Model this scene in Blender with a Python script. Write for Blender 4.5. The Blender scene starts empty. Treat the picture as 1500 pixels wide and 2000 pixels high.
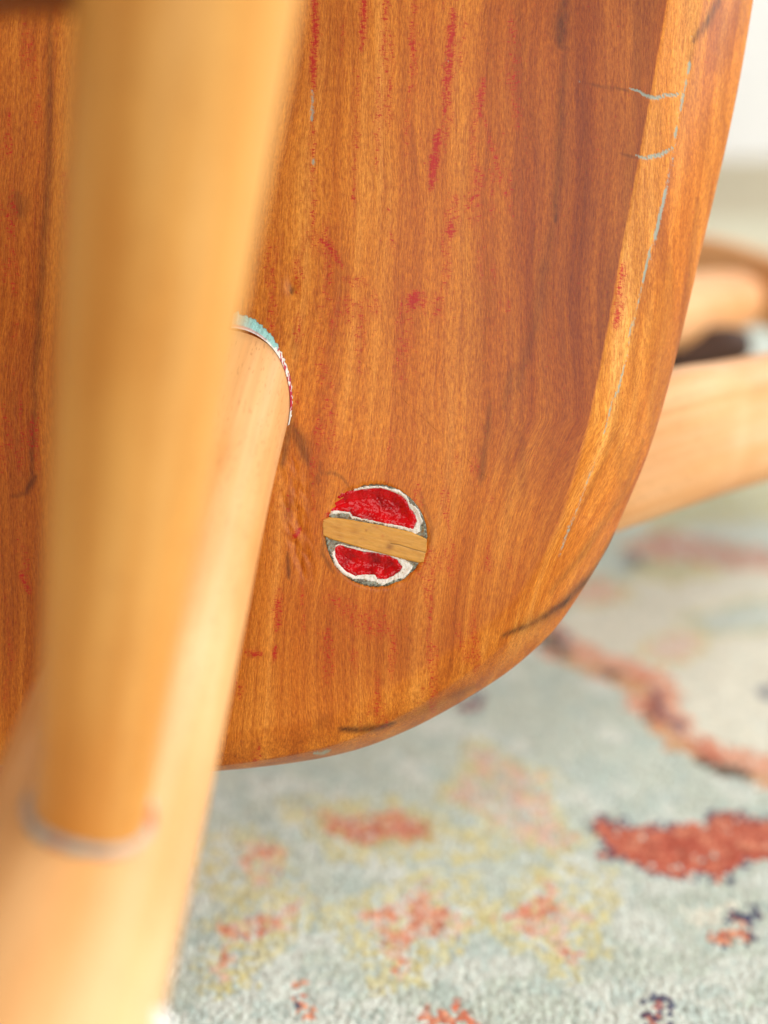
import bpy, math, random
import numpy as np
from mathutils import Vector, Matrix

random.seed(7)
rng = np.random.default_rng(11)
sc = bpy.context.scene
COL = sc.collection

# ------------------------------------------------------------------ camera
PITCH = math.radians(18.0)
CAM_H = 0.21
FOCUS = 0.278
cam_data = bpy.data.cameras.new('camera')
cam_data.sensor_fit = 'VERTICAL'
cam_data.sensor_height = 36.0
cam_data.sensor_width = 27.0
cam_data.lens = 50.0
cam_data.clip_start = 0.01
cam_data.clip_end = 50.0
cam_data.dof.use_dof = True
cam_data.dof.focus_distance = FOCUS
cam_data.dof.aperture_fstop = 6.2
cam = bpy.data.objects.new('camera', cam_data)
COL.objects.link(cam)
cam.location = (0, 0, CAM_H)
cam.rotation_euler = (math.pi / 2 - PITCH, 0, 0)
sc.camera = cam

# ------------------------------------------------------------------ world and lamps
world = bpy.data.worlds.new('World')
sc.world = world
world.use_nodes = True
bg = world.node_tree.nodes['Background']
bg.inputs[0].default_value = (1.0, 0.97, 0.93, 1)
bg.inputs[1].default_value = 0.34

def area(name, loc, target, sx, sy, watts, col):
    l = bpy.data.lights.new(name, 'AREA')
    l.shape = 'RECTANGLE'
    l.size, l.size_y = sx, sy
    l.energy = watts
    l.color = col
    o = bpy.data.objects.new(name, l)
    COL.objects.link(o)
    o.location = loc
    o.rotation_euler = (Vector(target) - Vector(loc)).to_track_quat('-Z', 'Y').to_euler()
    return o

# a tall window to the right of the chair, and a second one farther off behind the photographer
area('window_light', (1.75, 0.15, 1.25), (0.0, 0.35, 0.1), 1.8, 1.8, 45.0, (1.0, 0.965, 0.91))
area('rear_window_light', (0.55, -2.0, 1.5), (0.1, 0.5, 0.1), 1.4, 1.4, 27.0, (1.0, 0.98, 0.95))
area('wall_fill_light', (2.6, 1.7, 1.5), (0.5, 2.9, 0.4), 1.0, 1.4, 52.0, (0.94, 0.98, 1.0))  # unseen lamp added to brighten the far wall

sc.view_settings.view_transform = 'Standard'
sc.view_settings.look = 'None'
sc.view_settings.gamma = 1.0
sc.view_settings.exposure = 0.0
sc.view_settings.use_curve_mapping = False
sc.cycles.use_denoising = True
sc.cycles.denoiser = 'OPENIMAGEDENOISE'
sc.cycles.use_adaptive_sampling = True
sc.cycles.adaptive_threshold = 0.02
sc.cycles.max_bounces = 6
sc.cycles.sample_clamp_indirect = 8.0

# ------------------------------------------------------------------ helpers
def lin(r, g, b):
    def c(x):
        x /= 255.0
        return x / 12.92 if x <= 0.04045 else ((x + 0.055) / 1.055) ** 2.4
    return (c(r), c(g), c(b), 1.0)

def tag(o, label=None, cat=None, kind=None, group=None):
    if label: o['label'] = label
    if cat: o['category'] = cat
    if kind: o['kind'] = kind
    if group: o['group'] = group
    return o

def mesh_obj(name, verts, faces, mat, parent=None, smooth=True, attrs=None):
    """verts (N,3) metres, faces list/array of quads or tris; attrs: {name: (N,4) or (N,3)}"""
    me = bpy.data.meshes.new(name)
    verts = np.asarray(verts, dtype=np.float32)
    if isinstance(faces, np.ndarray):
        n, k = faces.shape
        me.vertices.add(len(verts))
        me.vertices.foreach_set('co', verts.ravel())
        me.loops.add(n * k)
        me.loops.foreach_set('vertex_index', faces.astype(np.int32).ravel())
        me.polygons.add(n)
        me.polygons.foreach_set('loop_start', np.arange(0, n * k, k, dtype=np.int32))
        me.update(calc_edges=True)
        me.validate()
    else:
        me.from_pydata([tuple(v) for v in verts], [], [tuple(f) for f in faces])
    for an, arr in (attrs or {}).items():
        arr = np.asarray(arr, dtype=np.float32)
        if arr.shape[1] == 4:
            a = me.attributes.new(an, 'FLOAT_COLOR', 'POINT')
            a.data.foreach_set('color', arr.ravel())
        else:
            a = me.attributes.new(an, 'FLOAT_VECTOR', 'POINT')
            a.data.foreach_set('vector', arr.ravel())
    me.polygons.foreach_set('use_smooth', np.full(len(me.polygons), smooth))
    me.materials.append(mat)
    me.update()
    o = bpy.data.objects.new(name, me)
    COL.objects.link(o)
    if parent: o.parent = parent
    return o

_lat = rng.random((256, 256)).astype(np.float32)
def vnoise(x, y, seed=0):
    """smooth value noise 0..1"""
    x = np.asarray(x, dtype=np.float64) + seed * 17.31
    y = np.asarray(y, dtype=np.float64) + seed * 9.77
    xi, yi = np.floor(x).astype(int), np.floor(y).astype(int)
    fx, fy = x - xi, y - yi
    fx, fy = fx * fx * (3 - 2 * fx), fy * fy * (3 - 2 * fy)
    g = lambda i, j: _lat[i & 255, j & 255]
    return ((g(xi, yi) * (1 - fx) + g(xi + 1, yi) * fx) * (1 - fy)
            + (g(xi, yi + 1) * (1 - fx) + g(xi + 1, yi + 1) * fx) * fy)

def fnoise(x, y, seed=0, oct=3):
    s, a, t = 0, 1.0, 0
    for k in range(oct):
        s = s + a * vnoise(x * 2 ** k, y * 2 ** k, seed + k * 3)
        t += a
        a *= 0.55
    return s / t

def sstep(a, b, x):
    t = np.clip((x - a) / (b - a), 0, 1)
    return t * t * (3 - 2 * t)

def poly_sd(P, x, y):
    """signed distance to a polygon, negative inside"""
    P = np.asarray(P, dtype=float)
    d = np.full(np.shape(x), 1e9)
    ins = np.zeros(np.shape(x), bool)
    n = len(P)
    for i in range(n):
        a, b = P[i], P[(i + 1) % n]
        e = b - a
        L = e @ e + 1e-12
        t = np.clip(((x - a[0]) * e[0] + (y - a[1]) * e[1]) / L, 0, 1)
        d = np.minimum(d, np.hypot(x - a[0] - t * e[0], y - a[1] - t * e[1]))
        if a[1] != b[1]:
            c = ((a[1] > y) != (b[1] > y)) & (x < e[0] * (y - a[1]) / e[1] + a[0])
            ins ^= c
    return np.where(ins, -d, d)

def line_sd(P, x, y):
    """distance to a polyline and position along it 0..1"""
    P = np.asarray(P, dtype=float)
    d = np.full(np.shape(x), 1e9)
    s = np.zeros(np.shape(x))
    n = len(P) - 1
    for i in range(n):
        a, b = P[i], P[i + 1]
        e = b - a
        t = np.clip(((x - a[0]) * e[0] + (y - a[1]) * e[1]) / (e @ e + 1e-12), 0, 1)
        q = np.hypot(x - a[0] - t * e[0], y - a[1] - t * e[1])
        m = q < d
        d = np.where(m, q, d)
        s = np.where(m, (i + t) / n, s)
    return d, s

def catmull(P, n, closed=False):
    """P (k,m) -> (n,m) smooth curve through the points"""
    P = np.asarray(P, dtype=float)
    k = len(P)
    t = np.linspace(0, k if closed else k - 1, n, endpoint=not closed)
    i = np.floor(t).astype(int)
    if not closed:
        i = np.minimum(i, k - 2)
    f = (t - i)[:, None]
    g = (lambda j: P[j % k]) if closed else (lambda j: P[np.clip(j, 0, k - 1)])
    p0, p1, p2, p3 = g(i - 1), g(i), g(i + 1), g(i + 2)
    return 0.5 * (2 * p1 + (p2 - p0) * f + (2 * p0 - 5 * p1 + 4 * p2 - p3) * f ** 2
                  + (3 * p1 - p0 - 3 * p2 + p3) * f ** 3)

# ------------------------------------------------------------------ node helpers
class NT:
    def __init__(self, name):
        self.mat = bpy.data.materials.new(name)
        self.mat.use_nodes = True
        self.t = self.mat.node_tree
        self.b = self.t.nodes['Principled BSDF']
    def n(self, typ, **kw):
        nd = self.t.nodes.new(typ)
        for k, v in kw.items():
            setattr(nd, k, v)
        return nd
    def l(self, a, b):
        self.t.links.new(a, b)
    def attr(self, name):
        return self.n('ShaderNodeAttribute', attribute_name=name)
    def mapping(self, vec, scale, loc=(0, 0, 0)):
        m = self.n('ShaderNodeMapping')
        m.inputs['Scale'].default_value = scale
        m.inputs['Location'].default_value = loc
        self.l(vec, m.inputs['Vector'])
        return m.outputs[0]
    def noise(self, vec, scale=1.0, detail=3.0, rough=0.55, dist=0.0):
        x = self.n('ShaderNodeTexNoise')
        x.inputs['Scale'].default_value = scale
        x.inputs['Detail'].default_value = detail
        x.inputs['Roughness'].default_value = rough
        x.inputs['Distortion'].default_value = dist
        self.l(vec, x.inputs['Vector'])
        return x.outputs['Fac']
    def ramp(self, fac, stops, interp='LINEAR'):
        r = self.n('ShaderNodeValToRGB')
        r.color_ramp.interpolation = interp
        e = r.color_ramp.elements
        while len(e) < len(stops): e.new(0.5)
        for q, (p, c) in zip(e, stops):
            q.position = p
            q.color = c if len(c) == 4 else (*c, 1)
        self.l(fac, r.inputs[0])
        return r.outputs[0]
    def math(self, op, a, b=None, c=None, clamp=False):
        m = self.n('ShaderNodeMath', operation=op, use_clamp=clamp)
        for i, v in enumerate((a, b, c)):
            if v is None: continue
            if isinstance(v, (int, float)): m.inputs[i].default_value = v
            else: self.l(v, m.inputs[i])
        return m.outputs[0]
    def mix(self, fac, a, b, blend='MIX'):
        m = self.n('ShaderNodeMix', data_type='RGBA', blend_type=blend)
        for s, v in ((m.inputs[0], fac), (m.inputs[6], a), (m.inputs[7], b)):
            if isinstance(v, (int, float)): s.default_value = v
            elif isinstance(v, tuple): s.default_value = v
            else: self.l(v, s)
        return m.outputs[2]
    def bump(self, h, strength, dist):
        b = self.n('ShaderNodeBump')
        b.inputs['Strength'].default_value = strength
        b.inputs['Distance'].default_value = dist
        self.l(h, b.inputs['Height'])
        self.l(b.outputs[0], self.b.inputs['Normal'])
        return b
    def set(self, **kw):
        for k, v in kw.items():
            k = k.replace('_', ' ')
            s = self.b.inputs[k]
            if isinstance(v, (int, float, tuple)): s.default_value = v
            else: self.l(v, s)
G = lambda v: (v, v, v, 1)

# ------------------------------------------------------------------ materials
def mat_seat():
    m = NT('seat_wood')
    g = m.attr('grain').outputs['Vector']          # metres: across, along, depth
    st = m.attr('stain_shade')
    sep = m.n('ShaderNodeSeparateColor'); m.l(st.outputs['Color'], sep.inputs[0])
    red, teal, dark, tone = sep.outputs[0], sep.outputs[1], sep.outputs[2], st.outputs['Alpha']
    # slow wander of the grain
    wv = m.noise(m.mapping(g, (14, 9, 14)), 1.0, 2)
    comb = m.n('ShaderNodeCombineXYZ')
    m.l(m.math('MULTIPLY_ADD', wv, 0.020, -0.010), comb.inputs[0])
    add = m.n('ShaderNodeVectorMath', operation='ADD')
    m.l(g, add.inputs[0]); m.l(comb.outputs[0], add.inputs[1])
    gw = add.outputs[0]
    bands = m.noise(m.mapping(gw, (125, 2.6, 95)), 1.0, 4, 0.6)
    fine = m.noise(m.mapping(gw, (900, 24, 700)), 1.0, 4, 0.65)
    fleck = m.noise(m.mapping(gw, (3600, 620, 2600)), 1.0, 2, 0.6)
    fleck2 = m.noise(m.mapping(gw, (2300, 1500, 2000), (3, 1, 0)), 1.0, 3, 0.7)
    base = m.ramp(bands, [(0.24, lin(168, 82, 10)), (0.42, lin(204, 111, 24)), (0.56, lin(218, 129, 38)), (0.76, lin(231, 150, 62))])
    base = m.mix(0.55, base, m.ramp(fine, [(0.3, (0.62, 0.42, 0.22, 1)), (0.5, (0.96, 0.91, 0.85, 1)), (0.72, (1.22, 1.3, 1.4, 1))]), 'MULTIPLY')
    base = m.mix(0.7, base, m.ramp(fleck, [(0.30, (0.64, 0.44, 0.24, 1)), (0.5, G(0.98)), (0.72, (1.3, 1.45, 1.6, 1))]), 'MULTIPLY')
    base = m.mix(0.36, base, m.ramp(fleck2, [(0.34, (0.70, 0.52, 0.34, 1)), (0.52, G(1.0)), (0.72, (1.35, 1.5, 1.7, 1))]), 'MULTIPLY')
    # growth-ring colour of the board: heartwood (low) to sapwood (high), plus shade painted at left
    tn = m.math('MULTIPLY_ADD', m.math('SUBTRACT', bands, 0.5), 0.25, tone)
    base = m.mix(1.0, base, m.ramp(tn, [(0.0, lin(142, 116, 98)), (0.28, lin(206, 182, 154)), (0.5, lin(250, 252, 250)), (1.0, (1.24, 1.62, 2.6, 1))]), 'MULTIPLY')
    # dark knots and streaks, and contact shadow painted beside the leg
    dk = m.math('MULTIPLY', dark, m.math('MULTIPLY_ADD', fine, 1.3, 0.35), clamp=True)
    base = m.mix(dk, base, lin(56, 24, 12))
    # red paint left in the grain
    speck = m.noise(m.mapping(g, (2600, 1500, 2600), (5, 2, 0)), 1.0, 4, 0.8)
    speck = m.math('MULTIPLY_ADD', m.math('SUBTRACT', speck, 0.5), 1.9, 0.5)
    tick = m.noise(m.mapping(g, (1100, 2300, 1100), (2, 7, 0)), 1.0, 3, 0.75)
    tick = m.math('MULTIPLY_ADD', m.math('SUBTRACT', tick, 0.5), 2.3, 0.5)
    rthr = m.math('MULTIPLY_ADD', red, 0.62, m.math('SUBTRACT', tick, 0.81))
    rm = m.math('MULTIPLY', rthr, 3.6, clamp=True)
    wash = m.math('MULTIPLY', red, 0.36, clamp=True)
    base = m.mix(wash, base, lin(182, 56, 14))
    base = m.mix(m.math('MULTIPLY', rm, 0.85), base, lin(186, 6, 20))
    # pale teal paint left in cracks
    tthr = m.math('MULTIPLY_ADD', teal, 0.85, m.math('SUBTRACT', speck, 0.86))
    base = m.mix(m.math('MULTIPLY', m.math('MULTIPLY', tthr, 3.0, clamp=True), 0.8), base, lin(150, 174, 164))
    m.set(Base_Color=base, Specular_IOR_Level=0.2,
          Roughness=m.math('MULTIPLY_ADD', fine, 0.22, 0.33))
    m.set(Coat_Weight=0.18, Coat_Roughness=0.26)
    h = m.math('ADD', m.math('MULTIPLY', fleck, 0.8), m.math('MULTIPLY', fine, 0.6))
    h = m.math('ADD', h, m.math('MULTIPLY', teal, -0.8))
    m.bump(h, 0.45, 0.00026)
    return m.mat

def mat_beech(name, c_dark, c_mid, c_light, rough=0.36):
    m = NT(name)
    g = m.attr('grain').outputs['Vector']          # metres: x, y in section, z along
    bands = m.noise(m.mapping(g, (130, 130, 5)), 1.0, 3, 0.6)
    fine = m.noise(m.mapping(g, (1100, 1100, 40)), 1.0, 3, 0.6)
    fl = m.noise(m.mapping(g, (2600, 2600, 420)), 1.0, 1, 0.5)
    blot = m.noise(m.mapping(g, (38, 38, 22)), 1.0, 2, 0.5)
    base = m.ramp(bands, [(0.3, c_dark), (0.5, c_mid), (0.72, c_light)])
    base = m.mix(0.3, base, m.ramp(fine, [(0.32, G(0.72)), (0.55, G(1.0)), (0.75, G(1.12))]), 'MULTIPLY')
    base = m.mix(0.66, base, m.ramp(blot, [(0.32, (0.86, 0.68, 0.44, 1)), (0.55, G(1.0)), (0.75, (1.05, 1.1, 1.15, 1))]), 'MULTIPLY')
    base = m.mix(m.math('MULTIPLY', m.ramp(fl, [(0.62, G(0)), (0.72, G(1))]), 0.42), base, lin(176, 104, 48))
    m.set(Base_Color=base, Roughness=rough, Specular_IOR_Level=0.4, Coat_Weight=0.06, Coat_Roughness=0.25)
    m.bump(fine, 0.15, 0.0001)
    return m.mat

def mat_paint(name, rough=0.3, bump=0.4, scale=900):
    """old paint: colour carried by the attribute 'paint', broken up by fine noise"""
    m = NT(name)
    c = m.attr('paint').outputs['Color']
    co = m.n('ShaderNodeTexCoord').outputs['Object']
    nz = m.noise(m.mapping(co, (scale, scale, scale)), 1.0, 4, 0.65)
    base = m.mix(0.35, c, m.ramp(nz, [(0.3, G(0.55)), (0.5, G(1.0)), (0.75, G(1.15))]), 'MULTIPLY')
    m.set(Base_Color=base, Roughness=rough)
    m.bump(nz, bump, 0.0003)
    return m.mat

M_SEAT = mat_seat()
M_LEG = mat_beech('pale_beech', lin(230, 166, 98), lin(237, 183, 122), lin(242, 197, 146), 0.5)
M_STRETCH = mat_beech('golden_beech', lin(216, 144, 62), lin(232, 165, 82), lin(238, 180, 104))
M_BOW = mat_beech('bow_beech', lin(222, 150, 88), lin(236, 178, 120), lin(242, 192, 144), 0.55)
M_CROSS = mat_beech('shaded_beech', lin(120, 60, 14), lin(140, 76, 22), lin(158, 92, 34))  # beech darkened to stand for shade on the cross stretcher
M_DARK = mat_beech('gap_shade', lin(40, 22, 12), lin(54, 30, 16), lin(70, 42, 24), 0.6)  # near-black colour standing for the shaded gap behind the seat
M_RESIDUE = mat_paint('paint_residue', 0.45, 0.5, 1500)
M_WHITE = mat_paint('white_paint', 0.3, 0.2, 600)

def mat_red():
    m = NT('red_gloss_paint')
    co = m.n('ShaderNodeTexCoord').outputs['Object']
    a = m.noise(m.mapping(co, (260, 260, 260)), 1.0, 3, 0.6)
    b = m.noise(m.mapping(co, (1700, 1700, 1700)), 1.0, 3, 0.6)
    base = m.ramp(a, [(0.3, lin(136, 0, 10)), (0.5, lin(196, 0, 10)), (0.7, lin(220, 2, 16))])
    base = m.mix(m.math('MULTIPLY', m.ramp(b, [(0.66, G(0)), (0.74, G(1))]), 0.08), base, lin(214, 90, 100))
    m.set(Base_Color=base, Roughness=0.2, Specular_IOR_Level=0.22, Coat_Weight=0.12, Coat_Roughness=0.04)
    m.bump(m.math('ADD', a, m.math('MULTIPLY', b, 0.10)), 0.4, 0.0007)
    return m.mat

def mat_wedge():
    m = NT('wedge_wood')
    co = m.n('ShaderNodeTexCoord').outputs['Object']
    st = m.attr('paint')
    ca, sa = math.cos(0.24), math.sin(0.24)
    mp = m.n('ShaderNodeMapping'); mp.inputs['Rotation'].default_value = (0, 0, 0.24)
    m.l(co, mp.inputs[0])
    fine = m.noise(m.mapping(mp.outputs[0], (160, 2400, 800)), 1.0, 3, 0.6)
    blot = m.noise(m.mapping(mp.outputs[0], (420, 700, 400)), 1.0, 3, 0.6)
    base = m.ramp(fine, [(0.3, lin(206, 146, 52)), (0.55, lin(214, 156, 60)), (0.75, lin(219, 165, 74))])
    base = m.mix(0.5, base, m.ramp(blot, [(0.3, (0.7, 0.62, 0.5, 1)), (0.5, G(1)), (0.7, (1.04, 1.0, 0.95, 1))]), 'MULTIPLY')
    base = m.mix(1.0, base, st.outputs['Color'], 'MULTIPLY')
    m.set(Base_Color=base, Roughness=0.42)
    m.bump(fine, 0.2, 0.00012)
    return m.mat
M_RED = mat_red()
M_WEDGE = mat_wedge()

def mat_pile():
    m = NT('rug_pile')
    c = m.attr('paint').outputs['Color']
    co = m.n('ShaderNodeTexCoord').outputs['Object']
    nz = m.noise(m.mapping(co, (1500, 1500, 1500)), 1.0, 2, 0.6)
    base = m.mix(0.5, c, m.ramp(nz, [(0.3, G(0.78)), (0.5, G(1.0)), (0.75, G(1.1))]), 'MULTIPLY')
    m.set(Base_Color=base, Roughness=0.95, Specular_IOR_Level=0.1)
    m.set(Sheen_Weight=0.25, Sheen_Roughness=0.5)
    return m.mat
M_PILE = mat_pile()

def mat_plain(name, c, rough=0.8, var=0.06, sc_=6.0):
    m = NT(name)
    co = m.n('ShaderNodeTexCoord').outputs['Object']
    nz = m.noise(m.mapping(co, (sc_, sc_, sc_)), 1.0, 4, 0.6)
    base = m.mix(1.0, c, m.ramp(nz, [(0.3, G(1 - var)), (0.7, G(1 + var))]), 'MULTIPLY')
    m.set(Base_Color=base, Roughness=rough)
    m.bump(nz, 0.05, 0.002)
    return m.mat
M_WALL = mat_plain('white_wall', lin(243, 243, 242), 0.85, 0.02)
M_FLOOR = mat_plain('pale_floor', lin(186, 172, 140), 0.55, 0.08)
M_BACKING = mat_plain('rug_backing', lin(150, 148, 132), 0.95, 0.1, 200)

# ------------------------------------------------------------------ the setting
def quad(name, pts, mat):
    return mesh_obj(name, np.array(pts), [(0, 1, 2, 3)], mat, smooth=False)
tag(quad('floor', [(-4, -3, -0.006), (5, -3, -0.006), (5, 3.05, -0.006), (-4, 3.05, -0.006)], M_FLOOR), kind='structure')
tag(quad('wall', [(-4, 3.05, -0.006), (5, 3.05, -0.006), (5, 3.05, 2.6), (-4, 3.05, 2.6)], M_WALL), kind='structure')

# ------------------------------------------------------------------ rug
MOTIF = {
    'red_leaf': [(61, 358), (65, 362), (67, 354), (75, 355), (85, 358), (98, 361), (110, 360), (126, 364), (135, 355), (124, 339), (112, 337), (105, 341), (96, 334), (92, 329), (86, 329), (86, 335), (79, 330), (73, 332), (67, 337), (60, 342)],
    'cream_field': [(64, 504), (69, 475), (88, 457), (93, 449), (92, 427), (101, 400), (118, 392), (159, 373), (279, 373), (396, 556), (164, 569), (119, 562), (83, 539)],
    'bud_cream': [(77, 313), (82, 316), (90, 319), (90, 314), (84, 307), (77, 308)],
    'bud_orange': [(82, 304), (86, 307), (92, 314), (94, 313), (90, 302), (85, 298), (80, 300)],
    'bud_navy': [(88, 311), (91, 315), (93, 315), (89, 307), (87, 308)],
    'flower_pale': [(18, 373), (24, 392), (31, 409), (38, 398), (45, 388), (51, 385), (47, 373), (50, 361), (56, 350), (46, 343), (37, 347), (30, 355), (27, 364)],
    'leaf_long': [(-29, 370), (-19, 368), (-7, 367), (1, 368), (12, 364), (22, 353), (32, 342), (21, 339), (10, 342), (-4, 339), (-14, 342), (-22, 354)],
    'leaf_long_core': [(-22, 364), (-10, 362), (3, 364), (12, 358), (14, 350), (4, 347), (-7, 346), (-16, 354)],
    'flower_a': [(-53, 347), (-43, 354), (-33, 350), (-27, 339), (-30, 327), (-37, 320), (-47, 324)],
    'flower_a_core': [(-38, 347), (-31, 347), (-28, 337), (-31, 327), (-36, 334)],
    'flower_b': [(-43, 308), (-36, 317), (-23, 324), (-17, 313), (-23, 302), (-31, 294), (-34, 282), (-41, 282), (-43, 294)],
    'flower_b_core': [(-40, 307), (-30, 314), (-21, 319), (-24, 307), (-35, 299), (-39, 285), (-42, 287), (-39, 298)],
    'flower_c': [(-12, 308), (-5, 320), (10, 330), (24, 329), (26, 311), (18, 300), (11, 294), (6, 286), (0, 284), (-4, 294)],
    'flower_c_core': [(-5, 313), (0, 317), (5, 313), (11, 326), (13, 315), (19, 311), (15, 304), (6, 304), (5, 288), (2, 289), (0, 304)],
    'flower_d': [(27, 308), (35, 322), (45, 334), (58, 332), (57, 320), (52, 304), (52, 296), (45, 286), (41, 288), (35, 300)],
    'flower_d_core': [(30, 311), (37, 317), (44, 327), (45, 316), (50, 313), (45, 308), (45, 300), (47, 290), (43, 291), (40, 304), (34, 308)],
    'sprig': [(-20, 269), (-21, 278), (-19, 287), (-16, 288), (-17, 278), (-16, 269)],
    'sprig_navy': [(-22, 279), (-21, 285), (-19, 287), (-20, 280), (-21, 276)],
    'sprig_low': [(8, 269), (9, 275), (13, 278), (18, 277), (20, 273), (20, 268)],
    'red_band_shadow': [(104, 591), (129, 616), (169, 588), (211, 582), (203, 556), (162, 562), (138, 570), (117, 575)],  # red pattern band with the bow's shadow painted into it
    'orange_blob': [(78, 550), (92, 556), (100, 544), (96, 528), (83, 522), (73, 528)],
    'navy_blob': [(102, 585), (112, 588), (110, 569), (101, 562)],
    'olive_blob': [(108, 575), (138, 572), (140, 559), (116, 550), (106, 556)],
    'pink_blob': [(96, 487), (108, 497), (123, 496), (116, 477), (103, 468), (96, 475)],
    'grey_leaf': [(115, 511), (131, 522), (159, 533), (159, 506), (141, 496), (121, 494)],
    'navy_side': [(128, 449), (137, 453), (135, 437), (127, 439)],
    'dark_spot': [(25, 429), (31, 442), (35, 443), (34, 435), (28, 427)],
    'far_olive': [(159, 777), (279, 789), (232, 646), (119, 616)],
}
VINE = [(61, 504), (68, 479), (79, 468), (88, 457), (93, 447), (91, 429), (96, 409), (104, 398), (117, 388), (143, 373)]


C = {k: np.array(lin(*v)[:3]) for k, v in dict(
    sage=(198, 210, 198), pale=(220, 228, 220), blue=(182, 202, 196), cream=(230, 230, 214), olive=(202, 196, 134),
    straw=(216, 208, 146), brick=(210, 116, 86), rust=(186, 88, 66), pink=(230, 188, 168), salmon=(230, 160, 126),
    navy=(52, 56, 96), char=(62, 66, 66), tan=(206, 170, 116), beige=(214, 204, 170)).items()}

def rug_colour(x, y):
    """x, y rug coordinates in mm -> linear colour of the knot there"""
    n = len(x)
    j = lambda a: (rng.random(n) - 0.5) * 2 * a
    X, Y = x + j(1.0) + 9 * (fnoise(x * .17, y * .17, 71) - .5), y + j(1.0) + 9 * (fnoise(x * .17, y * .17, 73) - .5)   # ragged weave edges
    col = np.repeat(C['sage'][None], n, 0)
    def put(mask, c, a=1.0):
        w = (mask * a)[:, None] if np.ndim(a) else (mask.astype(float) * a)[:, None]
        col[:] = col * (1 - w) + C[c] * w
    put(fnoise(x * 0.09, y * 0.09, 1) > 0.56, 'pale', 0.75)
    put(fnoise(x * 0.12, y * 0.12, 4) > 0.60, 'blue', 0.55)
    put(rng.random(n) < 0.2, 'pale', 0.5)
    put(rng.random(n) < 0.12, 'blue', 0.45)
    def shape(dx, dy, key, col_in, a=1.0, edge=None, ew=1.6, speck=None, sf=0.2, only=None):
        P = np.asarray(MOTIF[key], float) + (dx, dy)
        lo, hi = P.min(0) - 5, P.max(0) + 5
        sel = np.nonzero((x > lo[0]) & (x < hi[0]) & (y > lo[1]) & (y < hi[1]))[0]
        if not len(sel): return
        sel = sel[rng.random(len(sel)) < (0.96 if key in ('red_leaf', 'cream_field') else 0.80)]
        if only is not None: sel = sel[only[sel]]
        sd = poly_sd(P, X[sel], Y[sel])
        r = rng.random(len(sel))
        def pt(mk, c, al):
            q = sel[mk]
            col[q] = col[q] * (1 - al) + C[c] * al
        pt(sd < 0, col_in, a)
        if speck: pt((sd < 0) & (r < sf), speck, 0.8)
        if edge: pt((np.abs(sd) < ew) & (r < 0.8), edge, 0.85 if edge == 'navy' else 0.62)
    brk = fnoise(x * .22, y * .22, 91) > 0.50
    def flower(dx, dy, k):
        shape(dx, dy, k, 'pale', 0.35, 'straw', 3.2, 'straw', 0.4)
        shape(dx, dy, k + '_core', 'pink', 0.55, 'pink', 1.3, 'straw', 0.2)
        shape(dx, dy, k + '_core', 'salmon', 0.72, None, speck='brick', sf=0.4, only=brk)
    def suite(dx, dy):
        """the small flowers of the light ground"""
        flower(dx, dy, 'leaf_long'); flower(dx, dy, 'flower_a'); flower(dx, dy, 'flower_b')
        flower(dx, dy, 'flower_c'); flower(dx, dy, 'flower_d')
        shape(dx, dy, 'leaf_long_core', 'brick', 0.4, 'olive', 1.5, 'rust', 0.25)
        shape(dx, dy, 'flower_pale', 'pink', 0.3, 'straw', 3.0, 'straw', 0.25)
        shape(dx, dy, 'flower_pale', 'pink', 0.7, only=brk)
        shape(dx, dy, 'sprig', 'salmon', 0.9, None, speck='brick', sf=0.4)
        shape(dx, dy, 'sprig_navy', 'navy', 0.85)
        shape(dx, dy, 'sprig_low', 'salmon', 0.95, 'brick', 1.2, 'brick', 0.4)
        shape(dx, dy, 'red_leaf', 'brick', 0.95, 'navy', 1.5, 'rust', 0.45)
        shape(dx, dy, 'red_leaf', 'salmon', 0.7, only=fnoise(x * .15, y * .15, 95) > 0.60)
        shape(dx, dy, 'red_leaf', 'rust', 0.9, only=fnoise(x * .2, y * .2, 97) > 0.60)
        shape(dx, dy, 'bud_cream', 'cream', 0.9); shape(dx, dy, 'bud_orange', 'salmon', 0.95, 'navy', 0.8, 'brick', 0.3)
        shape(dx, dy, 'bud_navy', 'navy', 0.95); shape(dx, dy, 'dark_spot', 'rust', 0.8, 'navy', 1.5)
    def field(dx, dy):
        """the cream field with its winding border"""
        shape(dx, dy, 'cream_field', 'cream', 0.9)
        for k, c, e in (('red_band_shadow', 'brick', 'tan'), ('orange_blob', 'salmon', 'olive'), ('olive_blob', 'olive', 'straw'),
                        ('pink_blob', 'pink', 'straw'), ('grey_leaf', 'blue', 'olive'), ('navy_blob', 'navy', None), ('navy_side', 'navy', None), ('far_olive', 'olive', 'beige')):
            shape(dx, dy, k, c, 0.72, e, 3.0, 'pale', 0.15)
        P = np.asarray(VINE, float) + (dx, dy)
        d, s = line_sd(P, X, Y)
        put((d < 4 + 9 * vnoise(s * 12, s * 0 + 9, 2)) & (rng.random(n) < 0.92), 'salmon', 0.8)
        below = (line_sd(P - (2.0, 6.0), X, Y)[0] < 3.4)
        put(below, 'tan', 0.6)
        put(below & (vnoise(s * 11, s * 0, 3) > 0.56), 'char', 0.8)
        put((d < 4.5) & (vnoise(s * 13, s * 0 + 4, 5) > 0.62), 'brick', 0.6)
        put((line_sd(P + (1.5, 4.0), X, Y)[0] < 1.8) & (vnoise(s * 9, s * 0 + 2, 8) > 0.62), 'navy', 0.6)
    suite(0, 0)
    for dx, dy in ((-210, 35), (-165, -140), (185, -85), (30, -165), (-130, 265), (-360, 60), (320, -60)):
        suite(dx, dy)
    field(0, 0)
    for dx, dy in ((-365, 130), (375, 200), (65, 465), (-265, 530)):
        field(dx, dy)
    put(y + 30 * vnoise(x * 0.01, y * 0.01, 9) > 1300, 'beige', 0.85)     # plain beige border of the rug
    put((y > 1360) & (y < 1420), 'olive', 0.5)
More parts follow.
